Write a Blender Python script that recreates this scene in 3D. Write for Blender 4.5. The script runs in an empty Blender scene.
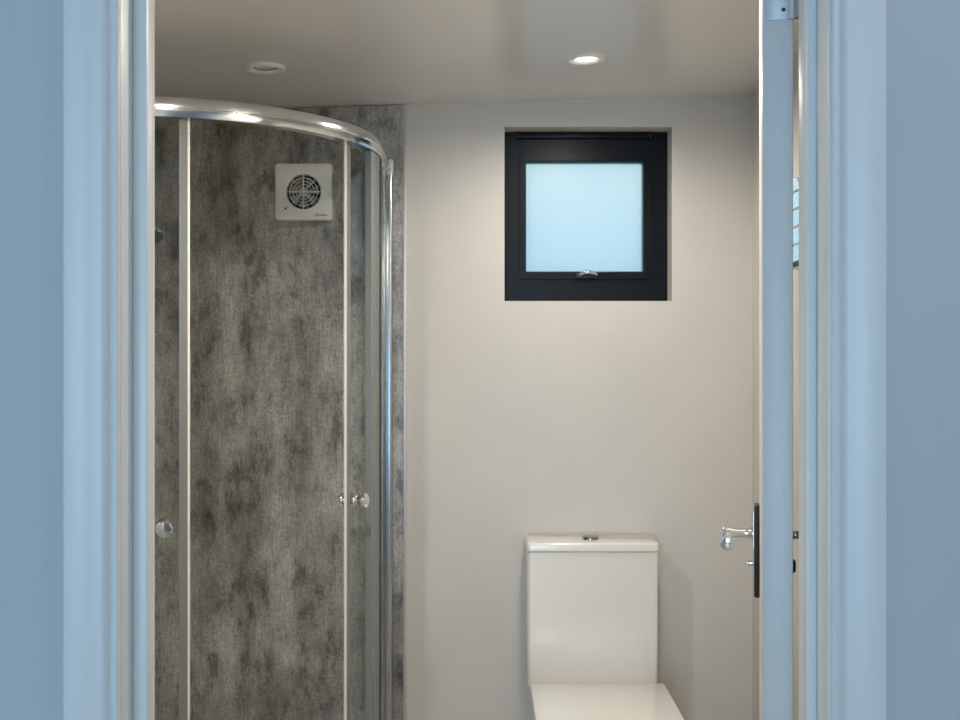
import bpy, bmesh, math
from mathutils import Vector, Matrix
PI = math.pi
S = bpy.context.scene
COL = S.collection

# ------------------------------------------------------------------ helpers
class MB:
    def __init__(s): s.bm = bmesh.new()
    def box(s, x0, x1, y0, y1, z0, z1, bev=0, seg=2):
        b = bmesh.new()
        bmesh.ops.create_cube(b, size=1)
        for v in b.verts:
            v.co = Vector(((x0+x1)/2+v.co.x*(x1-x0), (y0+y1)/2+v.co.y*(y1-y0), (z0+z1)/2+v.co.z*(z1-z0)))
        if bev: bmesh.ops.bevel(b, geom=b.edges[:], offset=bev, segments=seg, affect='EDGES', profile=.5)
        s.merge(b); return s
    def merge(s, b, M=None):
        if M is not None: bmesh.ops.transform(b, matrix=M, verts=b.verts)
        m = bpy.data.meshes.new('t'); b.to_mesh(m); b.free(); s.bm.from_mesh(m); bpy.data.meshes.remove(m)
    def prism(s, pts, a, b, axis='Z', bev=0):
        """polygon pts extruded from a to b along axis; pts are the other two coordinates in order"""
        def mk(p, c):
            if axis == 'Z': return (p[0], p[1], c)
            if axis == 'Y': return (p[0], c, p[1])
            return (c, p[0], p[1])
        t = bmesh.new()
        v0 = [t.verts.new(mk(p, a)) for p in pts]; v1 = [t.verts.new(mk(p, b)) for p in pts]
        t.faces.new(v0); t.faces.new(v1[::-1]); n = len(pts)
        for i in range(n): t.faces.new((v0[i], v1[i], v1[(i+1) % n], v0[(i+1) % n]))
        bmesh.ops.recalc_face_normals(t, faces=t.faces[:])
        if bev:
            es = [e for e in t.edges if all(len(f.verts) != 4 or n == 4 for f in e.link_faces) or any(len(f.verts) > 4 for f in e.link_faces)]
            bmesh.ops.bevel(t, geom=es, offset=bev, segments=3, affect='EDGES', profile=.5)
        s.merge(t); return s
    def lathe(s, prof, origin=(0,0,0), axis=(0,0,1), seg=40):
        """prof: list of (radius, height along axis)"""
        t = bmesh.new(); rings = []
        for r, h in prof:
            if r < 1e-6: rings.append([t.verts.new((0,0,h))])
            else: rings.append([t.verts.new((r*math.cos(2*PI*i/seg), r*math.sin(2*PI*i/seg), h)) for i in range(seg)])
        for A, B in zip(rings, rings[1:]):
            for i in range(seg):
                j = (i+1) % seg
                if len(A) == 1 and len(B) == 1: break
                if len(A) == 1: t.faces.new((A[0], B[i], B[j]))
                elif len(B) == 1: t.faces.new((A[i], A[j], B[0]))
                else: t.faces.new((A[i], A[j], B[j], B[i]))
        bmesh.ops.recalc_face_normals(t, faces=t.faces[:])
        q = Vector((0,0,1)).rotation_difference(Vector(axis).normalized())
        s.merge(t, Matrix.Translation(origin) @ q.to_matrix().to_4x4()); return s
    def tube(s, pts, r, seg=16, closed=False):
        pts = [Vector(p) for p in pts]; n = len(pts)
        rr = r if isinstance(r, (list, tuple)) else [r]*n
        t = bmesh.new(); rings = []; up = None
        for i, p in enumerate(pts):
            if closed: d = pts[(i+1) % n]-pts[i-1]
            else: d = pts[min(i+1, n-1)]-pts[max(i-1, 0)]
            d.normalize()
            if up is None:
                up = Vector((0,0,1)) if abs(d.z) < .9 else Vector((1,0,0))
            x = d.cross(up).normalized(); up = x.cross(d).normalized()
            rings.append([t.verts.new(p+(x*math.cos(2*PI*k/seg)+up*math.sin(2*PI*k/seg))*rr[i]) for k in range(seg)])
        rng = n if closed else n-1
        for i in range(rng):
            A, B = rings[i], rings[(i+1) % n]
            for k in range(seg): t.faces.new((A[k], A[(k+1) % seg], B[(k+1) % seg], B[k]))
        if not closed: t.faces.new(rings[0][::-1]); t.faces.new(rings[-1])
        bmesh.ops.recalc_face_normals(t, faces=t.faces[:])
        s.merge(t); return s
    def sweep(s, sec, path):
        """section (outward offset, z) swept along a horizontal path of (x, y, nx, ny)"""
        t = bmesh.new(); rings = []
        for (x, y, nx, ny) in path:
            rings.append([t.verts.new((x+nx*o, y+ny*o, z)) for o, z in sec])
        n = len(sec)
        for A, B in zip(rings, rings[1:]):
            for k in range(n): t.faces.new((A[k], A[(k+1) % n], B[(k+1) % n], B[k]))
        t.faces.new(rings[0]); t.faces.new(rings[-1][::-1])
        bmesh.ops.recalc_face_normals(t, faces=t.faces[:])
        s.merge(t); return s
    def build(s, name, mat, parent=None, smooth=30, world=True, **kw):
        m = bpy.data.meshes.new(name)
        bmesh.ops.recalc_face_normals(s.bm, faces=s.bm.faces[:])
        if parent is not None and world:
            root = parent; off = Vector((0,0,0))
            while root is not None: off += root.location; root = root.parent
            bmesh.ops.translate(s.bm, vec=-off, verts=s.bm.verts)
        s.bm.to_mesh(m); s.bm.free()
        o = bpy.data.objects.new(name, m); COL.objects.link(o); m.materials.append(mat)
        if smooth:
            for p in m.polygons: p.use_smooth = True
            m.set_sharp_from_angle(angle=math.radians(smooth))
        if parent is not None: o.parent = parent
        tag(o, **kw); return o

def tag(o, label=None, cat=None, group=None, kind=None):
    if label: o['label'] = label
    if cat: o['category'] = cat
    if group: o['group'] = group
    if kind: o['kind'] = kind
    return o
def thing(name, loc, label, cat, rz=0, group=None, kind=None):
    o = bpy.data.objects.new(name, None); COL.objects.link(o); o.location = loc; o.rotation_euler.z = rz
    o.empty_display_size = .05
    return tag(o, label, cat, group, kind)

# ------------------------------------------------------------------ materials
def mat(name, col, rough=.5, metal=0, **kw):
    m = bpy.data.materials.new(name); m.use_nodes = True
    b = m.node_tree.nodes['Principled BSDF']
    b.inputs['Base Color'].default_value = (*col, 1); b.inputs['Roughness'].default_value = rough
    b.inputs['Metallic'].default_value = metal
    for k, v in kw.items(): b.inputs[k.replace('_', ' ')].default_value = v
    return m
def N(m, t, **kw):
    n = m.node_tree.nodes.new(t)
    for k, v in kw.items(): setattr(n, k, v)
    return n
def noise(m, scale, vec=None, detail=4, rough=.55, stretch=(1,1,1)):
    tc = N(m, 'ShaderNodeTexCoord'); mp = N(m, 'ShaderNodeMapping'); nz = N(m, 'ShaderNodeTexNoise')
    mp.inputs['Scale'].default_value = stretch
    nz.inputs['Scale'].default_value = scale; nz.inputs['Detail'].default_value = detail; nz.inputs['Roughness'].default_value = rough
    L = m.node_tree.links
    L.new(tc.outputs['Object'], mp.inputs['Vector']); L.new(mp.outputs[0], nz.inputs['Vector'])
    return nz.outputs['Fac']
def ramp(m, fac, stops):
    r = N(m, 'ShaderNodeValToRGB'); m.node_tree.links.new(fac, r.inputs['Fac'])
    e = r.color_ramp.elements
    while len(e) < len(stops): e.new(.5)
    for el, (p, c) in zip(e, stops): el.position = p; el.color = (*c, 1) if len(c) == 3 else c
    return r.outputs['Color']
def painted(name, col, rough, var=.03, scale=3, bump=.02, bscale=180, coat=0):
    m = mat(name, col, rough); b = m.node_tree.nodes['Principled BSDF']; L = m.node_tree.links
    f = noise(m, scale, detail=3)
    c = ramp(m, f, [(.3, tuple(x*(1-var) for x in col)), (.7, tuple(min(1, x*(1+var)) for x in col))])
    L.new(c, b.inputs['Base Color'])
    if bump:
        bp = N(m, 'ShaderNodeBump'); bp.inputs['Strength'].default_value = bump; bp.inputs['Distance'].default_value = .002
        L.new(noise(m, bscale, detail=2), bp.inputs['Height']); L.new(bp.outputs[0], b.inputs['Normal'])
    b.inputs['Coat Weight'].default_value = coat; b.inputs['Coat Roughness'].default_value = .2
    return m

M = {}
M['wall'] = painted('bath_wall_paint', (.64, .615, .575), .55, bump=.05)
M['hall'] = painted('hall_wall_paint', (.53, .575, .61), .6, bump=.05)
M['ceil'] = painted('satin_ceiling', (.78, .77, .75), .29, var=.015, bump=.015, bscale=60)
M['hallceil'] = painted('hall_ceiling_paint', (.8, .8, .8), .6)
M['wood'] = painted('white_satin_wood', (.74, .755, .76), .35, var=.02, scale=1.5, bump=.01, bscale=40)
M['leaf'] = painted('white_door_paint', (.66, .67, .67), .4, var=.02, scale=1.5, bump=.01, bscale=40)
M['chrome'] = mat('chrome', (.82, .83, .84), .06, 1)
M['alu'] = mat('polished_aluminium', (.74, .75, .76), .16, 1)
M['plastic'] = painted('white_plastic', (.86, .855, .83), .35, var=.02, scale=20, bump=0)
M['ceramic'] = painted('glazed_ceramic', (.84, .81, .755), .12, var=.01, scale=2, bump=0, coat=.6)
M['seat'] = painted('seat_plastic', (.88, .86, .81), .15, var=.01, scale=2, bump=0, coat=.4)
M['anth'] = painted('anthracite_upvc', (.005, .007, .010), .34, var=.1, scale=9, bump=.03, bscale=300)
M['anth'].node_tree.nodes['Principled BSDF'].inputs['Specular IOR Level'].default_value = .18
M['dark'] = mat('dark_plastic', (.015, .015, .016), .5)
M['rubber'] = mat('black_rubber', (.02, .02, .02), .6)
M['brown'] = mat('brown_indicator', (.12, .08, .05), .4)
M['seal'] = mat('clear_pvc_seal', (.33, .36, .36), .25, 0, Transmission_Weight=.35, IOR=1.3)
M['sealbright'] = mat('white_seal_lip', (.86, .84, .78), .35)
M['sealgrey'] = mat('grey_pvc_seal', (.14, .155, .15), .3)
M['trim'] = mat('pale_anodised_trim', (.62, .63, .64), .35, .6)
M['hinge'] = mat('satin_hinge_steel', (.45, .46, .47), .45, .5)
M['mirror'] = mat('mirror_silver', (.9, .92, .92), .02, 1)
M['button'] = mat('button_chrome', (.42, .42, .42), .12, 1)
M['post'] = mat('brushed_aluminium', (.50, .53, .56), .24, 1)
M['tray'] = painted('white_tray', (.82, .82, .8), .3, bump=0)
M['blade'] = mat('fan_blade_plastic', (.55, .54, .48), .45)
M['screen'] = mat('printed_ink', (.05, .05, .05), .5)

# concrete effect shower panel
m = M['panel'] = mat('concrete_effect_panel', (.15, .14, .13), .38); L = m.node_tree.links; b = m.node_tree.nodes['Principled BSDF']
big = noise(m, 2.5, detail=9, rough=.68, stretch=(1.25, 1, .62))
c1 = ramp(m, big, [(.36, (.165, .158, .151)), (.45, (.30, .289, .272)), (.54, (.42, .402, .38)), (.66, (.50, .478, .45))])
mid = noise(m, 13, detail=8, rough=.75, stretch=(1.3, 1, .6))
c2 = ramp(m, mid, [(.38, (.45, .45, .45)), (.46, (.88, .88, .88)), (.62, (1.18, 1.18, 1.18))])
streak = noise(m, 60, detail=4, rough=.6, stretch=(3.2, 1, .28))
c3 = ramp(m, streak, [(.3, (.78, .78, .78)), (.65, (1.12, 1.12, 1.12))])
weave = noise(m, 60, detail=4, rough=.6, stretch=(.5, 1, 3.4))
c4 = ramp(m, weave, [(.3, (.90, .90, .90)), (.65, (1.06, 1.06, 1.06))])
def mul(a, bb):
    x = N(m, 'ShaderNodeMix', data_type='RGBA', blend_type='MULTIPLY'); x.inputs[0].default_value = 1
    L.new(a, x.inputs[6]); L.new(bb, x.inputs[7]); return x.outputs[2]
grain = noise(m, 150, detail=6, rough=.8, stretch=(1.3, 1, .8))
c5 = ramp(m, grain, [(.38, (.62, .62, .62)), (.5, (.98, .98, .98)), (.64, (1.25, 1.25, 1.25))])
L.new(mul(mul(mul(mul(c1, c2), c3), c4), c5), b.inputs['Base Color'])
bp = N(m, 'ShaderNodeBump'); bp.inputs['Strength'].default_value = .12; bp.inputs['Distance'].default_value = .002
L.new(streak, bp.inputs['Height']); L.new(bp.outputs[0], b.inputs['Normal'])

# oak floor
m = M['floor'] = mat('oak_laminate', (.42, .27, .15), .4); L = m.node_tree.links; b = m.node_tree.nodes['Principled BSDF']
tc = N(m, 'ShaderNodeTexCoord'); br = N(m, 'ShaderNodeTexBrick')
br.inputs['Scale'].default_value = 1; br.inputs['Brick Width'].default_value = 1.2; br.inputs['Row Height'].default_value = .19
br.inputs['Mortar Size'].default_value = .002; br.inputs['Color1'].default_value = (.56, .45, .33, 1); br.inputs['Color2'].default_value = (.50, .39, .28, 1)
br.inputs['Mortar'].default_value = (.1, .06, .03, 1); L.new(tc.outputs['Object'], br.inputs['Vector'])
g = ramp(m, noise(m, 8, detail=6, stretch=(.6, 8, 1)), [(.3, (.75, .75, .75)), (.7, (1.1, 1.1, 1.1))])
L.new(mul(br.outputs['Color'], g), b.inputs['Base Color'])

# shower glass: clear, reflecting by fresnel
m = M['glass'] = bpy.data.materials.new('clear_shower_glass'); m.use_nodes = True; L = m.node_tree.links
nt = m.node_tree; nt.nodes.remove(nt.nodes['Principled BSDF']); out = nt.nodes['Material Output']
tr = N(m, 'ShaderNodeBsdfTransparent'); tr.inputs[0].default_value = (.95, .965, .955, 1)
gl = N(m, 'ShaderNodeBsdfGlossy'); gl.inputs['Roughness'].default_value = .02
ge = N(m, 'ShaderNodeNewGeometry'); dt = N(m, 'ShaderNodeVectorMath', operation='DOT_PRODUCT'); L.new(ge.outputs['Incoming'], dt.inputs[0]); L.new(ge.outputs['Normal'], dt.inputs[1])
def mth(op, a, b_=None):
    n = N(m, 'ShaderNodeMath', operation=op)
    for i, v_ in enumerate((a, b_)):
        if v_ is None: continue
        if isinstance(v_, (int, float)): n.inputs[i].default_value = v_
        else: L.new(v_, n.inputs[i])
    return n.outputs[0]
fc = mth('ADD', mth('MULTIPLY', mth('POWER', mth('SUBTRACT', 1.0, mth('ABSOLUTE', dt.outputs['Value'])), 5.0), .5), .022)
mx = N(m, 'ShaderNodeMixShader')
L.new(fc, mx.inputs[0]); L.new(tr.outputs[0], mx.inputs[1]); L.new(gl.outputs[0], mx.inputs[2]); L.new(mx.outputs[0], out.inputs[0])

# frosted window pane
m = M['frost'] = mat('obscure_glass', (.97, .99, 1), .22, 0, Transmission_Weight=1, IOR=1.25); L = m.node_tree.links
tl = N(m, 'ShaderNodeBsdfTranslucent'); tl.inputs[0].default_value = (.95, .98, 1, 1); mx = N(m, 'ShaderNodeMixShader'); mx.inputs[0].default_value = .3
L.new(m.node_tree.nodes['Principled BSDF'].outputs[0], mx.inputs[1]); L.new(tl.outputs[0], mx.inputs[2]); L.new(mx.outputs[0], m.node_tree.nodes['Material Output'].inputs[0])
# lamp lens
def emis(name, col, st):
    m = mat(name, col, .4); b = m.node_tree.nodes['Principled BSDF']
    b.inputs['Emission Color'].default_value = (*col, 1); b.inputs['Emission Strength'].default_value = st; return m
M['lit'] = emis('lit_lamp_lens', (1, .93, .8), 9)
M['unlit'] = painted('unlit_lamp_lens', (.20, .195, .185), .3, bump=0)

# ------------------------------------------------------------------ layout numbers
YF, YP = 3.60, 3.588            # far wall, panel face
XL, XR = -1.205, .816
Y0, Y1 = 1.30, 1.415            # partition faces
JL, JR = -.389, .377            # lining faces
def zc(x): return 2.0786+.0317*x
HC = 2.35
ST = dict(kind='structure')

# ------------------------------------------------------------------ bathroom shell
# far wall with the window opening
WX0, WX1, WZ0, WZ1 = .0735, .576, 1.482, 2.005
w = MB()
zt = 2.3
w.box(XL-.1, WX0, YF, 3.80, 0, zt); w.box(WX1, XR+.1, YF, 3.80, 0, zt)
w.box(WX0, WX1, YF, 3.80, 0, WZ0); w.box(WX0, WX1, YF, 3.80, WZ1, zt)
w.build('wall_back', M['wall'], smooth=0, label='pale grey painted wall behind the toilet, with the window in it', cat='wall', **ST)
MB().box(XR, XR+.1, Y1, YF, 0, zt).build('wall_right', M['wall'], smooth=0, label='bathroom wall behind the open door, beside the toilet', cat='wall', **ST)
MB().box(XL-.1, XL, Y1, YF, 0, zt).build('wall_left', M['wall'], smooth=0, label='bathroom wall at the left, behind the shower', cat='wall', **ST)
c = MB(); c.prism([(XL-.1, zc(XL-.1)), (XR+.1, zc(XR+.1)), (XR+.1, 2.3), (XL-.1, 2.3)], Y1, 3.8, 'Y')
c.build('ceiling', M['ceil'], smooth=0, label='satin off-white bathroom ceiling with recessed spotlights', cat='ceiling', **ST)
MB().box(-2.2, 2.2, -2.7, 3.8, -.05, 0).build('floor', M['floor'], smooth=0, label='oak floor running through the doorway', cat='floor', **ST)
# partition with door opening
LT = .03  # lining thickness
p = MB(); DZ = 1.995
p.box(-2.2, JL-LT, Y0, Y1, 0, 2.4); p.box(JR+LT, 2.2, Y0, Y1, 0, 2.4); p.box(JL-LT, JR+LT, Y0, Y1, DZ+LT, 2.4)
p.build('wall_front', M['hall'], smooth=0, label='blue-grey looking wall around the doorway, nearest the camera', cat='wall', **ST)
# hall
h = MB(); h.box(-2.2, 2.2, -2.7, -2.6, 0, .35); h.box(-2.2, 2.2, -2.7, -2.6, 2.1, HC)
for a, b_ in ((-2.2, -1.2), (.15, 2.2)): h.box(a, b_, -2.7, -2.6, .35, 2.1)
h.build('wall_hall_back', M['hall'], smooth=0, label='outer room wall with one wide window, behind the camera', cat='wall', **ST)
MB().box(-2.3, -2.2, -2.7, Y1, 0, HC).build('wall_hall_left', M['hall'], smooth=0, label='outer room wall on the left', cat='wall', **ST)
MB().box(2.2, 2.3, -2.7, Y1, 0, HC).build('wall_hall_right', M['hall'], smooth=0, label='outer room wall on the right', cat='wall', **ST)
MB().box(-2.3, 2.3, -2.7, Y0, HC, HC+.08).build('ceiling_hall', M['hallceil'], smooth=0, label='white ceiling of the outer room', cat='ceiling', **ST)

# ------------------------------------------------------------------ door surround
# lining and stops
for nm, x0, x1, s0, s1, side in (('trim_1', JL-LT, JL, JL, JL+.016, 'left'), ('trim_2', JR, JR+LT, JR-.0115, JR, 'right')):
    MB().box(x0, x1, Y0-.0005, Y1, 0, DZ, .001).build(nm, M['wood'], label=f'white painted door lining board on the {side} of the doorway', cat='door lining', **ST)
    MB().box(s0, s1, 1.344, 1.3775, 0, DZ, .0015).build('trim_3' if side == 'left' else 'trim_4', M['wood'], label=f'white door stop bead down the {side} door lining', cat='door stop', **ST)
MB().box(JL-LT, JR+LT, Y0-.0005, Y1, DZ, DZ+LT).build('trim_5', M['wood'], label='white head of the door lining, above the frame of the photo', cat='door lining', **ST)
# architrave: (distance from the inner edge, thickness)
arch = [(0, 0), (0, .0085), (.0012, .0102), (.0045, .0106), (.0062, .0098), (.0068, .0092), (.0076, .0096), (.0092, .0125),
        (.0112, .0150), (.0138, .0168), (.0160, .0174), (.0290, .0180), (.0302, .0186), (.0545, .0186), (.0562, .0172), (.0567, 0)]
for side, x, sg in (('left', -.3897, -1), ('right', .379, 1)):
    MB().prism([(x+sg*u, Y0-t) for u, t in arch], 0, 2.01, 'Z').build('trim_6' if side == 'left' else 'trim_7', M['wood'], smooth=35,
        label=f'moulded white architrave up the {side} side of the doorway', cat='architrave', **ST)
MB().prism([(Y0-t, 2.0105+u) for u, t in arch], -.45, .4385, 'X').build('trim_8', M['wood'], smooth=35, label='moulded white architrave over the doorway, out of frame', cat='architrave', **ST)

# ------------------------------------------------------------------ door leaf (local x runs away from the hinge)
PHI = math.radians(12.8)
door = thing('door_1', (.375, 1.417, 0), 'white bathroom door standing open at the right, seen edge on, with chrome lever', 'door', rz=PI/2-PHI, **ST)
def local(mb, name, m_, parent, **kw): return mb.build(name, m_, parent, world=False, **kw)
local(MB().box(.005, .757, .005, .040, .006, 1.985, .0012), 'door_leaf', M['leaf'], door)
for side, f in (('inner', 1), ('outer', -1)):
    y0 = .040 if f > 0 else .005
    hx = .702
    q = MB()
    a, b_ = sorted((y0, y0+f*.009)); q.box(hx-.020, hx+.020, a, b_, .896, 1.058, .003, 3)
    hp = local(q, 'door_handle', M['dark'], door)  # dark base colour stands in for chrome reflecting dark surroundings
    a, b_ = sorted((y0+f*.0088, y0+f*.0115)); q = MB(); q.box(hx-.0185, hx+.0185, a, b_, .898, 1.056, .001, 2); local(q, 'face_cover', M['chrome'], hp)
    q = MB(); q.lathe([(0, 0), (.013, 0), (.013, .004), (.0105, .007), (.009, .012), (.008, .012), (.0075, .034), (.0095, .039), (.0095, .050), (.008, .055), (0, .056)],
                      (hx, y0+f*.008, 1.006), (0, f, 0))
    yb = y0+f*.053
    xs = [(0, .0065), (-.02, .0070), (-.05, .0070), (-.075, .0075), (-.09, .0090), (-.100, .0112), (-.106, .0118), (-.110, .0112), (-.111, .008)]
    q.tube([(hx+d, yb, 1.006-.004*(abs(d)/.116)**2) for d, r in xs], [r for d, r in xs], 24)
    local(q, 'lever', M['chrome'], hp)
    q = MB(); q.lathe([(0, 0), (.009, 0), (.009, .003), (.006, .004), (.006, .010), (0, .011)], (hx, y0+f*.0085, .954), (0, f, 0))
    q.box(hx-.008, hx+.008, *sorted((y0+f*.017, y0+f*.024)), .951, .957, .0015)
    if f < 0: q.lathe([(0, 0), (.0125, 0), (.0125, .014), (.010, .018), (0, .0185)], (hx, y0+f*.0085, .951), (0, f, 0))
    local(q, 'thumb_turn', M['chrome'] if f > 0 else M['dark'], hp)
    q = MB()
    for z in (.908, 1.046): q.lathe([(0, 0), (.0035, 0), (.003, .0012), (0, .0014)], (hx, y0+f*.0088, z), (0, f, 0), 16)
    local(q, 'screw', M['chrome'], hp)
for z0 in (.18, 1.718):
    q = MB(); q.box(.0036, .0056, .0075, .037, z0, z0+.09, .0004); q.lathe([(0, 0), (.0048, 0), (.0055, .001), (.0055, .089), (.0048, .09), (0, .09)], (0, -.001, z0), (0, 0, 1), 20)
    q.box(-.001, .0052, -.001, .010, z0, z0+.09)
    hg = local(q, 'hinge', M['hinge'], door)
    for k in range(3):
        t = MB(); t.lathe([(0, 0), (.0026, 0), (.002, .0008), (0, .0009)], (.0037, .016 if k != 1 else .027, z0+.012+.033*k), (-1, 0, 0), 14)
        local(t, 'screw', M['dark'], hg)

# ------------------------------------------------------------------ window
win = thing('window_1', (.325, 3.70, WZ0), 'small square anthracite window with frosted glass above the toilet', 'window', **ST)
def ring(mb, x0, x1, z0, z1, wl, wr, wb, wt, ya, yb, bev=.002):
    o = [(x0, z0), (x1, z0), (x1, z1), (x0, z1)]; i = [(x0+wl, z0+wb), (x1-wr, z0+wb), (x1-wr, z1-wt), (x0+wl, z1-wt)]
    t = bmesh.new(); V = [[t.verts.new((x, y, z)) for x, z in pp] for y in (ya, yb) for pp in (o, i)]
    fo, fi, bo, bi = V
    for k in range(4):
        j = (k+1) % 4
        t.faces.new((fo[k], fo[j], fi[j], fi[k])); t.faces.new((bo[k], bo[j], bi[j], bi[k]))
        t.faces.new((fo[k], fo[j], bo[j], bo[k])); t.faces.new((fi[k], fi[j], bi[j], bi[k]))
    bmesh.ops.recalc_face_normals(t, faces=t.faces[:])
    if bev: bmesh.ops.bevel(t, geom=[e for e in t.edges if len(e.link_faces) == 2 and e.calc_face_angle(0) > .5], offset=bev, segments=2, affect='EDGES')
    mb.merge(t)
def wx(px, Y=3.685): return (px-480)*Y/1200
def wz(py, Y=3.685): return 1.32-(py-355)*Y/1200
fr_ = MB(); ring(fr_, WX0-.001, WX1+.001, WZ0-.001, WZ1+.001, .053, .056, .072, .078, 3.687, 3.76)
fr_.build('window_frame', M['anth'], win)
sash = MB(); ring(sash, wx(519.5), wx(652), wz(279.5), wz(152.5), .020, .026, .022, .028, 3.678, 3.74, .0025)
sash = sash.build('window_sash', M['anth'], win)
bd = MB(); ring(bd, wx(524.6), wx(644.6), wz(272.8), wz(160.6), .004, .004, .004, .004, 3.683, 3.70, .001)
bd.build('glazing_bead', M['rubber'], sash)
MB().box(wx(523), wx(646), 3.705, 3.717, wz(274.5), wz(158)).build('pane', M['frost'], sash)
v = MB(); v.box(wx(519), wx(650), 3.672, 3.69, wz(139), wz(133.2), .003); v.box(wx(516.5), wx(520), 3.669, 3.69, wz(139.6), wz(132.8), .002); v.box(wx(649), wx(652), 3.669, 3.69, wz(139.6), wz(132.8), .002)
v.build('trickle_vent', M['anth'], win)
hd = MB(); hd.box(wx(575.5), wx(596), 3.664, 3.68, wz(279), wz(273.5), .003)
hd = hd.build('window_handle', M['dark'], sash)
hv = MB(); hv.tube([(wx(579), 3.66, wz(275.5)), (wx(583), 3.652, wz(273.3)), (wx(588), 3.650, wz(272.6)), (wx(593), 3.652, wz(273.6)), (wx(596), 3.658, wz(275))], [.004, .0055, .0065, .0055, .0035], 14)
hv.build('handle_lever', M['chrome'], hd)
MB().box(wx(596), wx(616), 3.660, 3.668, wz(273.6), wz(272.4), .001).build('handle_lever', M['dark'], hd)

# ------------------------------------------------------------------ shower wall panels and trim
q = MB(); q.prism([(XL, 0.05), (-.229, .05), (-.229, zc(-.229)-.004), (XL, zc(XL)-.004)], YP, YF, 'Y')
q.build('wall_panel_back', M['panel'], smooth=0, label='mottled dark grey concrete-effect shower panel on the far wall', cat='wall panel', **ST)
q = MB(); q.box(XL, XL+.012, 2.60, YP, .05, zc(XL)-.004)
q.build('wall_panel_left', M['panel'], smooth=0, label='concrete-effect shower panel on the left wall', cat='wall panel', **ST)
MB().box(-.229, -.2215, 3.5865, YF, .0, zc(-.23)-.001, .001).build('trim_9', M['trim'], label='slim pale edging strip where the grey panel ends', cat='trim', **ST)

# ------------------------------------------------------------------ shower enclosure
CX, CY, R = -.845, 3.24, .58
XW = XL+.012
LSTR = CX-XW; LARC = R*PI/2; LEND = YP-CY
def P(s, off=0):
    """point and outward normal at arc length s of the rail path (s=0: left wall), off = outward offset"""
    if s < LSTR: x, y, nx, ny = XW+s, CY-R, 0, -1
    elif s < LSTR+LARC:
        t = (s-LSTR)/R; nx, ny = math.sin(t), -math.cos(t); x, y = CX+R*nx, CY+R*ny
    else: x, y, nx, ny = CX+R, CY+(s-LSTR-LARC), 1, 0
    return (x+nx*off, y+ny*off, nx, ny)
def sdeg(d): return LSTR+R*math.radians(d)
def path(s0, s1, off=0, n=40): return [P(s0+(s1-s0)*i/n, off) for i in range(n+1)]
STOT = LSTR+LARC+LEND
enc = thing('shower_enclosure', (CX, CY, .09), 'quadrant shower enclosure with curved sliding glass doors and chrome rails', 'shower enclosure')
zt0, zt1 = 1.853, 1.899
def rsec(z0, z1):
    hh = z1-z0
    up = [(-.0075+.0095*math.cos(math.radians(a)), z0+hh*(.45+.53*math.sin(math.radians(a)))) for a in (80, 66, 52, 40, 28, 18, 9, 0)]
    return [(-.030, z0), (-.030, z1-.001), (-.010, z1)]+up+[(.0012, z0+.43*hh), (0, z0+.40*hh), (-.0002, z0+.08*hh), (-.0015, z0)]
MB().sweep(rsec(zt0, zt1), path(0, STOT-.0, 0, 110)).build('top_rail', M['alu'], enc, smooth=25)
MB().sweep(rsec(.09, .125), path(0, STOT, 0, 110)).build('bottom_rail', M['alu'], enc, smooth=25)
# wall profiles
q = MB(); q.box(CX+R-.026, CX+R-.014, YP-.060, YP, .125, zt0+.02, .003); q.box(CX+R-.016, CX+R+.006, YP-.050, YP, .125, zt0+.02, .005, 3)
q.build('wall_profile', M['post'], enc, label='bright chrome upright fixed to the grey panel')
q = MB(); q.box(XW, XW+.045, CY-R, CY-R+.026, .125, zt0, .003); q.build('wall_profile', M['alu'], enc)
q = MB(); q.box(CX+R-.028, CX+R+.008, YP-.042, YP-.001, zt0-.004, zt1+.001, .003); q.build('rail_end_cap', M['trim'], enc)
q = MB(); q.box(XW, XW+.02, CY-R-.004, CY-R+.028, zt0-.004, zt1+.001, .003); q.build('rail_end_cap', M['trim'], enc)
def glass(mb, s0, s1, off, th=.006, n=30, z0=.112, z1=1.872): mb.sweep([(off, z0), (off, z1), (off-th, z1), (off-th, z0)], path(s0, s1, 0, n))
# fixed panels
q = MB(); glass(q, sdeg(78), STOT-.03, -.008); fp = q.build('fixed_panel', M['glass'], enc)
q = MB(); q.sweep([(-.004, .13), (-.004, 1.85), (-.020, 1.85), (-.020, .13)], path(sdeg(77.5), sdeg(81), 0, 8)); q.build('edge_profile', M['seal'], fp)
q = MB(); q.sweep([(-.005, .13), (-.005, 1.85), (-.018, 1.85), (-.018, .13)], path(sdeg(81.2), sdeg(88.8), 0, 6)); q.build('edge_profile', M['sealgrey'], fp)
q = MB(); q.sweep([(-.003, .13), (-.003, 1.85), (-.016, 1.85), (-.016, .13)], path(sdeg(89), sdeg(90), 0, 2)); q.build('glass_edge', M['rubber'], fp)
q = MB(); glass(q, .03, sdeg(2), -.008); fp = q.build('fixed_panel', M['glass'], enc)
q = MB(); q.sweep([(-.005, .13), (-.005, 1.85), (-.018, 1.85), (-.018, .13)], path(sdeg(.5), sdeg(3), 0, 8)); q.build('edge_profile', M['seal'], fp)
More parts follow.
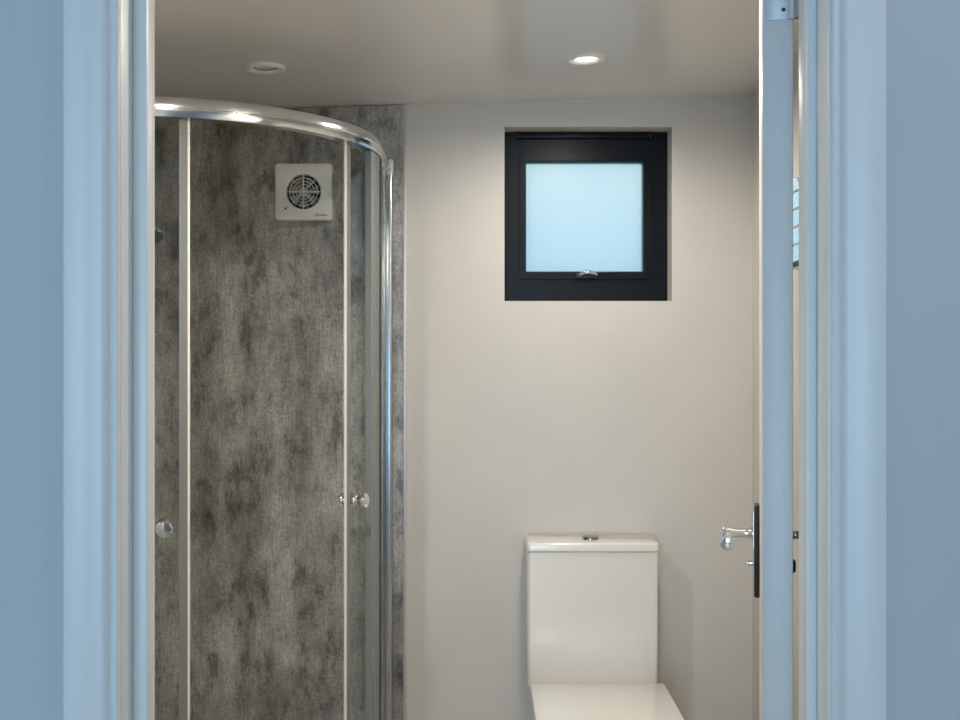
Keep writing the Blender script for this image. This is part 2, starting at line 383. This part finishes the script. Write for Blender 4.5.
# sliding doors
def knob(sk, parent):
    x, y, nx, ny = P(sk, -.021)
    prof = [(0, -.034), (.013, -.034), (.0172, -.031), (.0180, -.027), (.0160, -.022), (.0125, -.018), (.0118, -.012), (.0150, -.008), (.0158, -.004), (.0158, .007), (.0150, .011),
            (.0118, .015), (.0125, .021), (.0165, .026), (.0195, .031), (.0195, .035), (.0165, .0385), (.006, .0400), (0, .0402)]
    q = MB(); q.lathe(prof, (x, y, .952 if sk > .8 else .932), (nx, ny, 0), 40); q.build('door_knob', M['chrome'], parent, smooth=40)
def roller(sk, parent, z):
    x, y, nx, ny = P(sk, -.018)
    q = MB(); q.lathe([(0, -.014), (.010, -.014), (.012, -.012), (.012, -.004), (.006, -.003), (.006, .008), (.010, .009), (.010, .012), (0, .013)], (x, y, z), (nx, ny, 0), 24)
    q.build('roller', M['alu'], parent)
for nm, s0, s1, lead, sk, sgn in (('left', sdeg(-24), sdeg(19.2), 19.2, 13.9, -1), ('right', sdeg(65.6), sdeg(100), 65.6, 69.2, 1)):
    q = MB(); glass(q, s0, s1, -.019, .005, z0=.115, z1=1.868)
    d = q.build('sliding_door', M['glass'], enc, label=f'curved glass door slid open to the {nm}')
    a, b_ = sorted((sdeg(lead), sdeg(lead+sgn*1.9)))
    q = MB(); q.sweep([(-.0185, .12), (-.0185, 1.855), (-.0245, 1.855), (-.0245, .12)], path(a, b_, 0, 5)); q.build('seal_strip', M['seal'], d)
    a, b_ = sorted((sdeg(lead), sdeg(lead-sgn*.55)))
    q = MB(); q.sweep([(-.0188, .12), (-.0188, 1.855), (-.0242, 1.855), (-.0242, .12)], path(a, b_, 0, 3)); q.build('seal_lip', M['sealbright'], d)
    knob(sdeg(sk), d)
    for z in (1.838, .145):
        for dd in (sgn*18, ): roller(sdeg(lead+dd), d, z)
# tray
pts = [(XW, YP)]+[(P(STOT*i/60, .02)[0], P(STOT*i/60, .02)[1]) for i in range(61)]
tr_ = MB(); tr_.prism(pts, 0, .09, 'Z'); tr_.build('shower_tray', M['tray'], label='white quadrant shower tray under the glass enclosure', cat='shower tray')

# ------------------------------------------------------------------ shower riser on left wall with handset
YS = 3.20
sh = thing('shower_riser', (XW, YS, .95), 'chrome shower riser with handset, only its dark head showing at left edge of glass', 'shower')
q = MB(); q.tube([(XW+.055, YS, 1.02), (XW+.055, YS, 1.72)], .010)
q.build('riser_rail', M['chrome'], sh)
for z in (1.04, 1.70):
    q = MB(); q.lathe([(0, 0), (.022, 0), (.022, .006), (.011, .010), (.011, .055), (0, .056)], (XW, YS, z), (1, 0, 0), 24); q.build('wall_bracket', M['chrome'], sh)
q = MB(); q.tube([(XW+.055, YS-.028, 1.60), (XW+.055, YS+.028, 1.60)], .017, 24); q.tube([(XW+.055, YS, 1.60), (XW+.10, YS, 1.595)], .014); q.build('slider', M['chrome'], sh)
q = MB(); q.tube([(XW+.075, YS, 1.575), (XW+.14, YS, 1.615), (XW+.215, YS, 1.648), (XW+.26, YS, 1.655)], [.010, .012, .013, .017], 20)
ax = Vector((.32, -.25, -1)).normalized()
hc = Vector((-.895, YS, 1.632))
q.lathe([(0, -.030), (.020, -.029), (.040, -.020), (.052, -.008), (.054, 0), (.052, .004), (0, .004)], hc, ax, 40)
hs = q.build('handset', M['chrome'], sh)
q = MB(); q.lathe([(0, .0035), (.050, .0035), (.048, .0065), (0, .007)], hc, ax, 40); q.build('spray_plate', M['dark'], hs)
q = MB(); q.tube([(XW+.075+.03*math.sin(t*PI)+.03*t, YS-.03*math.sin(t*PI), 1.575-.75*math.sin(t*PI*.5)**1 if t < 1 else .93) for t in [i/24 for i in range(25)]], .006, 10)
q.build('hose', M['alu'], sh)
q = MB(); q.tube([(XW+.04, YS-.14, .99), (XW+.04, YS+.14, .99)], .021, 24)
for dy in (-.07, .07): q.tube([(XW-.002, YS+dy, .99), (XW+.04, YS+dy, .99)], .016)
q.tube([(XW+.055, YS, .99), (XW+.055, YS, 1.03)], .009)
q.build('mixer_valve', M['chrome'], sh)

# ------------------------------------------------------------------ extractor fan
FX, FZ, FY = -.5237, 1.8043, 3.558
fan = thing('extractor_fan', (FX, YP, FZ-.084), 'square white extractor fan with round grille on the grey panel', 'extractor fan')
def rsq(h_, r, n=8):
    o = []
    for k, (sx, sz) in enumerate(((1, -1), (1, 1), (-1, 1), (-1, -1))):
        for i in range(n+1):
            a = -PI/2+k*PI/2+i*PI/2/n; o.append((FX+sx*(h_-r)+r*math.cos(a), FZ+sz*(h_-r)+r*math.sin(a)))
    return o
t = bmesh.new(); o1 = rsq(.084, .008); n = len(o1)
def circ_for(pts, r): return [(FX+r*(x-FX)/math.hypot(x-FX, z-FZ), FZ+r*(z-FZ)/math.hypot(x-FX, z-FZ)) for x, z in pts]
# denser outline so that the round hole stays round
dense = []
for i in range(n):
    a, b_ = o1[i], o1[(i+1) % n]; L_ = math.hypot(a[0]-b_[0], a[1]-b_[1]); k = max(1, int(L_/.006))
    for j in range(k): dense.append((a[0]+(b_[0]-a[0])*j/k, a[1]+(b_[1]-a[1])*j/k))
n = len(dense)
def sc(pts, f): return [(FX+(x-FX)*f, FZ+(z-FZ)*f) for x, z in pts]
rings = [[t.verts.new((x, YP, z)) for x, z in dense], [t.verts.new((x, FY+.004, z)) for x, z in dense], [t.verts.new((x, FY+.001, z)) for x, z in sc(dense, .985)],
         [t.verts.new((x, FY, z)) for x, z in sc(dense, .95)], [t.verts.new((x, FY, z)) for x, z in circ_for(dense, .0545)],
         [t.verts.new((x, FY+.0012, z)) for x, z in circ_for(dense, .0530)], [t.verts.new((x, FY+.003, z)) for x, z in circ_for(dense, .0510)], [t.verts.new((x, YP-.001, z)) for x, z in circ_for(dense, .0510)]]
for A, B in zip(rings, rings[1:]):
    for i in range(n): t.faces.new((A[i], A[(i+1) % n], B[(i+1) % n], B[i]))
bmesh.ops.recalc_face_normals(t, faces=t.faces[:]); q = MB(); q.merge(t); q.build('faceplate', M['plastic'], fan, smooth=35)
q = MB(); q.lathe([(0, 0), (.0508, 0), (.0508, .002), (0, .002)], (FX, YP-.0005, FZ), (0, -1, 0)); q.build('duct_back', M['dark'], fan)
q = MB()
for k in range(7):
    a = 2*PI*k/7+.2; t = bmesh.new()
    A = []
    for i in range(6):
        r = .012+.035*i/5
        for dy, da in ((-.006, -.33), (.006, .33)):
            A.append(t.verts.new((FX+r*math.cos(a+da), YP-.012+dy, FZ+r*math.sin(a+da))))
    for i in range(5): t.faces.new((A[2*i], A[2*i+1], A[2*i+3], A[2*i+2]))
    bmesh.ops.solidify(t, geom=t.faces[:], thickness=.0015); q.merge(t)
q.lathe([(0, 0), (.014, 0), (.014, .012), (.011, .014), (0, .014)], (FX, YP-.004, FZ), (0, -1, 0), 28)
q.build('impeller', M['blade'], fan)
q = MB()
for r in (.0125, .0220, .0315, .0410):
    q.tube([(FX+r*math.cos(2*PI*i/64), FY+.003, FZ+r*math.sin(2*PI*i/64)) for i in range(64)], .0012, 8, True)
for k in range(4):
    a = k*PI/2; q.tube([(FX, FY+.0012, FZ), (FX+.052*math.cos(a), FY+.0012, FZ+.052*math.sin(a))], .0019, 8)
for k in range(4):
    a = PI/4+k*PI/2; q.tube([(FX+.013*math.cos(a), FY+.004, FZ+.013*math.sin(a)), (FX+.052*math.cos(a), FY+.004, FZ+.052*math.sin(a))], .0012, 8)
q.lathe([(0, .006), (.004, .0055), (.006, .004), (.0065, 0), (0, 0)], (FX, FY+.003, FZ), (0, -1, 0), 24)
q.build('grille', M['plastic'], fan)
q = MB(); q.lathe([(0, 0), (.0035, 0), (.003, .0012), (0, .0014)], (-.5764, FY+.0003, 1.7545), (0, -1, 0), 20); q.build('indicator', M['brown'], fan)
q = MB()
lx, lz = -.4878, 1.7332
ring(q, lx, lx+.0075, lz-.0015, lz+.006, .0015, .0015, .0015, .0015, FY-.0003, FY+.0005, 0); q.build('logo_mark', M['screen'], fan)
cu = bpy.data.curves.new('lettering', 'FONT'); cu.body = 'manrose'; cu.size = .0100; cu.extrude = .0002; cu.offset = .00012
tmp = bpy.data.objects.new('tmp', cu); COL.objects.link(tmp)
dg = bpy.context.evaluated_depsgraph_get(); me = bpy.data.meshes.new_from_object(tmp.evaluated_get(dg)); bpy.data.objects.remove(tmp)
me.transform(Matrix.Translation(Vector((lx+.0095, FY-.0002, lz-.0005))-fan.location) @ Matrix.Rotation(PI/2, 4, 'X') @ Matrix.Diagonal((.72, .8, 1, 1)))
lt = bpy.data.objects.new('lettering', me); COL.objects.link(lt); me.materials.clear(); me.materials.append(M['screen']); lt.parent = fan
for px, py in ((322.8, 182), (283.5, 196)):
    q = MB(); q.lathe([(0, 0), (.0022, 0), (.0018, .001), (0, .0012)], ((px-480)*FY/1200, FY+.0002, 1.32-(py-355)*FY/1200), (0, -1, 0), 14)
    q.build('screw_cover', M['plastic'], fan)

# ------------------------------------------------------------------ recessed lights
def downlight(x, y, lit, label, pw=1.0):
    z = zc(x)
    d = thing('recessed_spotlight', (x, y, z), label, 'ceiling light', group='recessed ceiling spotlights')
    ax = Vector((.0317, 0, -1)).normalized(); o = Vector((x, y, z))
    q = MB(); q.lathe([(.027, -.004), (.0285, .0005), (.031, .0040), (.040, .0078), (.0465, .0085), (.0500, .0060), (.0508, -.0005), (.03, -.004)], o, ax, 48)
    q.build('bezel', M['plastic'], d, smooth=50)
    q = MB(); q.lathe([(0, .0012 if lit else -.0), (.024, .0008 if lit else -.001), (.0285, -.001), (.0285, -.004), (0, -.004)], o, ax, 40)
    q.build('lamp_lens', M['lit'] if lit else M['unlit'], d)
    if not lit:
        q = MB(); q.tube([o+ax*.0006+Vector((.0275*math.cos(2*PI*i/40), .0275*math.sin(2*PI*i/40), .0317*.0275*math.cos(2*PI*i/40))) for i in range(40)], .0012, 8, True)
        q.build('lens_shade_ring', M['dark'], d)  # dark ring imitates the shading around the recessed unlit lens
    if lit:
        l = bpy.data.lights.new('spot', 'SPOT'); l.energy = LAMP*pw; l.color = (1, .915, .80); l.spot_size = math.radians(175); l.spot_blend = .68; l.shadow_soft_size = .03
        lo = bpy.data.objects.new('lamp_light', l); COL.objects.link(lo); lo.parent = d; lo.location = (0, 0, -.02)
LAMP = 28
downlight(.274, 3.10, True, 'lit round white spotlight in ceiling in front of the window', .62)
downlight(-.553, 3.09, False, 'unlit round spotlight in ceiling over the shower')
downlight(.274, 2.05, True, 'lit round spotlight in ceiling just inside the doorway, out of frame on right')
downlight(-.553, 2.05, True, 'lit round spotlight in ceiling just inside the doorway, out of frame on left')

# unseen outer room spotlight, added to brighten the left door lining
d = thing('recessed_spotlight', (.95, .45, HC), 'added unseen spotlight in the outer room ceiling, right of the camera', 'ceiling light', group='recessed ceiling spotlights')
q = MB(); q.lathe([(.027, -.004), (.033, .003), (.042, .0052), (.0495, .0025), (.05, -.0005), (.03, -.004)], (.95, .45, HC), (0, 0, -1), 48); q.build('bezel', M['plastic'], d)
q = MB(); q.lathe([(0, .0012), (.0285, -.001), (.0285, -.004), (0, -.004)], (.95, .45, HC), (0, 0, -1), 40); q.build('lamp_lens', M['lit'], d)
l = bpy.data.lights.new('spot', 'SPOT'); l.energy = 9; l.color = (1, .88, .76); l.spot_size = math.radians(176); l.spot_blend = .5; l.shadow_soft_size = .03
lo = bpy.data.objects.new('lamp_light', l); COL.objects.link(lo); lo.parent = d; lo.location = (0, 0, -.02)

# ------------------------------------------------------------------ toilet
TX = .3228
to = thing('toilet', (TX, 3.59, 0), 'white close-coupled toilet with square cistern and closed lid under the window', 'toilet')
def rrect(x0, x1, y0, y1, rb, rf, n=8):
    """rounded rectangle, rf at the front (small y), rb at the back"""
    o = []
    for (cx, cy, r, a0) in ((x1-rf, y0+rf, rf, -PI/2), (x1-rb, y1-rb, rb, 0), (x0+rb, y1-rb, rb, PI/2), (x0+rf, y0+rf, rf, PI)):
        for i in range(n+1): a = a0+i*PI/2/n; o.append((cx+r*math.cos(a), cy+r*math.sin(a)))
    return o
def loft(secs):
    """secs: (z, outline); all outlines of equal count"""
    t = bmesh.new(); R_ = [[t.verts.new((x, y, z)) for x, y in pts] for z, pts in secs]; n = len(R_[0])
    for A, B in zip(R_, R_[1:]):
        for i in range(n): t.faces.new((A[i], A[(i+1) % n], B[(i+1) % n], B[i]))
    t.faces.new(R_[0]); t.faces.new(R_[-1]); bmesh.ops.recalc_face_normals(t, faces=t.faces[:]); return t
def ob(dx, y0, y1, r): return rrect(TX-dx, TX+dx, y0, y1, r, r)
q = MB(); q.merge(loft([(.366, ob(.181, 3.434, 3.585, .010)), (.374, ob(.187, 3.430, 3.588, .011)), (.50, ob(.1875, 3.428, 3.59, .011)), (.757, ob(.1878, 3.426, 3.59, .011)), (.7585, ob(.1855, 3.428, 3.589, .010))]))
q.build('cistern', M['ceramic'], to, smooth=40)
q = MB(); q.merge(loft([(.7590, ob(.1870, 3.423, 3.59, .010)), (.7602, ob(.1885, 3.421, 3.592, .011)), (.777, ob(.1888, 3.4205, 3.592, .011)), (.7822, ob(.187, 3.4225, 3.591, .010)), (.7838, ob(.184, 3.426, 3.588, .009))]))
lid = q.build('cistern_lid', M['ceramic'], to, smooth=50)
q = MB(); q.lathe([(0, .0085), (.020, .0080), (.0235, .0060), (.0250, .002), (.0250, -.002), (0, -.002)], (TX-.0005, 3.50, .7855), (0, 0, 1), 36)
q.box(TX-.001, TX, 3.479, 3.521, .7925, .7937)
q.build('flush_button', M['button'], lid)
# pan
TX += .004
def D(dx, yf, yb, k=.5, n=36):
    """D-shaped outline: straight sides, soft square front"""
    o = []
    for i in range(n+1):
        a = PI*i/n; c, s_ = math.cos(a), math.sin(a)
        o.append((TX+dx*abs(c)**k*(1 if c > 0 else -1), yf-.05+.12-.12*abs(s_)**k))
    return o+[(TX-dx, yb), (TX+dx, yb)]
q = MB(); q.merge(loft([(0, D(.10, 3.17, 3.58)), (.02, D(.105, 3.16, 3.58)), (.18, D(.115, 3.08, 3.58)), (.30, D(.155, 2.98, 3.58)), (.36, D(.172, 2.945, 3.58)), (.372, D(.175, 2.942, 3.58))]))
q.box(TX-.165, TX+.165, 3.36, 3.585, .30, .365, .01)
q.build('pan', M['ceramic'], to, smooth=40)
q = MB(); q.merge(loft([(.373, D(.180, 2.935, 3.335)), (.376, D(.183, 2.932, 3.337)), (.385, D(.184, 2.931, 3.338)), (.3865, D(.182, 2.933, 3.337))]))
q.build('seat_ring', M['seat'], to, smooth=40)
q = MB(); q.merge(loft([(.3875, D(.183, 2.932, 3.340)), (.389, D(.1872, 2.930, 3.342)), (.402, D(.1872, 2.930, 3.342)), (.4048, D(.1855, 2.934, 3.341)), (.4055, D(.183, 2.940, 3.339))]))
q.build('seat_lid', M['seat'], to, smooth=40)
for dx in (-.075, .075):
    q = MB(); q.lathe([(0, 0), (.011, 0), (.011, .018), (.009, .020), (0, .020)], (TX+dx, 3.365, .3705), (0, 0, 1), 20); q.build('seat_hinge', M['chrome'], to)

# ------------------------------------------------------------------ banded mirror on the right wall (seen in the hinge gap)
rx = .686
mr_ = thing('mirror_cabinet', (XR, 2.60, 1.5215), 'small mirror cabinet in bright horizontal bands, glimpsed through the gap behind the door', 'mirror')
q = MB(); q.box(rx+.004, XR, 2.35, 2.85, 1.5215, 1.71, .002); q.build('cabinet', M['plastic'], mr_)
MB().box(rx-.003, rx+.006, 2.345, 2.855, 1.513, 1.5215, .001).build('bottom_edge', M['dark'], mr_)
for k in range(5):
    z = 1.524+k*.0386
    q = MB()
    if k < 4: q.box(rx-.001, rx+.004, 2.35, 2.85, z, z+.0325)
    else: q.prism([(2.35, z), (2.85, z), (2.85, z+.004), (2.625, z+.004), (2.602, z+.028), (2.590, z+.022), (2.575, z+.004), (2.35, z+.004)], rx-.001, rx+.004, 'X')
    q.build('mirror_band', M['mirror'], mr_, smooth=0)

# ------------------------------------------------------------------ light
def area(name, loc, rot, sx, sy, e, col):
    l = bpy.data.lights.new(name, 'AREA'); l.shape = 'RECTANGLE'; l.size = sx; l.size_y = sy; l.energy = e; l.color = col
    o = bpy.data.objects.new(name, l); COL.objects.link(o); o.location = loc; o.rotation_euler = rot
SKY = (.50, .755, 1.02)
area('daylight', (-.525, -2.62, 1.225), (PI/2, 0, 0), 1.33, 1.7, 52, SKY)

wd = bpy.data.worlds.new('sky'); S.world = wd; wd.use_nodes = True; nt = wd.node_tree; bg = nt.nodes['Background']
tc = nt.nodes.new('ShaderNodeTexCoord'); sp = nt.nodes.new('ShaderNodeSeparateXYZ'); rp = nt.nodes.new('ShaderNodeValToRGB')
mr = nt.nodes.new('ShaderNodeMapRange'); mr.inputs[1].default_value = -.15; mr.inputs[2].default_value = .45
nt.links.new(tc.outputs['Generated'], sp.inputs[0]); nt.links.new(sp.outputs['Z'], mr.inputs[0]); nt.links.new(mr.outputs[0], rp.inputs[0]); nt.links.new(rp.outputs[0], bg.inputs[0])
e = rp.color_ramp.elements; e[0].position = 0; e[0].color = (.16, .34, .50, 1); e[1].position = 1; e[1].color = (.95, 1.0, 1.0, 1)
x = e.new(.32); x.color = (.34, .67, .94, 1); x = e.new(.5); x.color = (.72, .98, 1.0, 1)
bg.inputs[1].default_value = 1.17

# ------------------------------------------------------------------ camera and view
cd = bpy.data.cameras.new('camera'); cam = bpy.data.objects.new('camera', cd); COL.objects.link(cam)
cd.sensor_width = 36; cd.lens = 45; cam.location = (0, 0, 1.32); cam.rotation_euler = (PI/2, 0, 0); cd.shift_y = -5/960; cd.clip_start = .05
S.camera = cam
vs = S.view_settings; vs.view_transform = 'Standard'; vs.look = 'None'; vs.gamma = 1; vs.exposure = 0; vs.use_curve_mapping = False
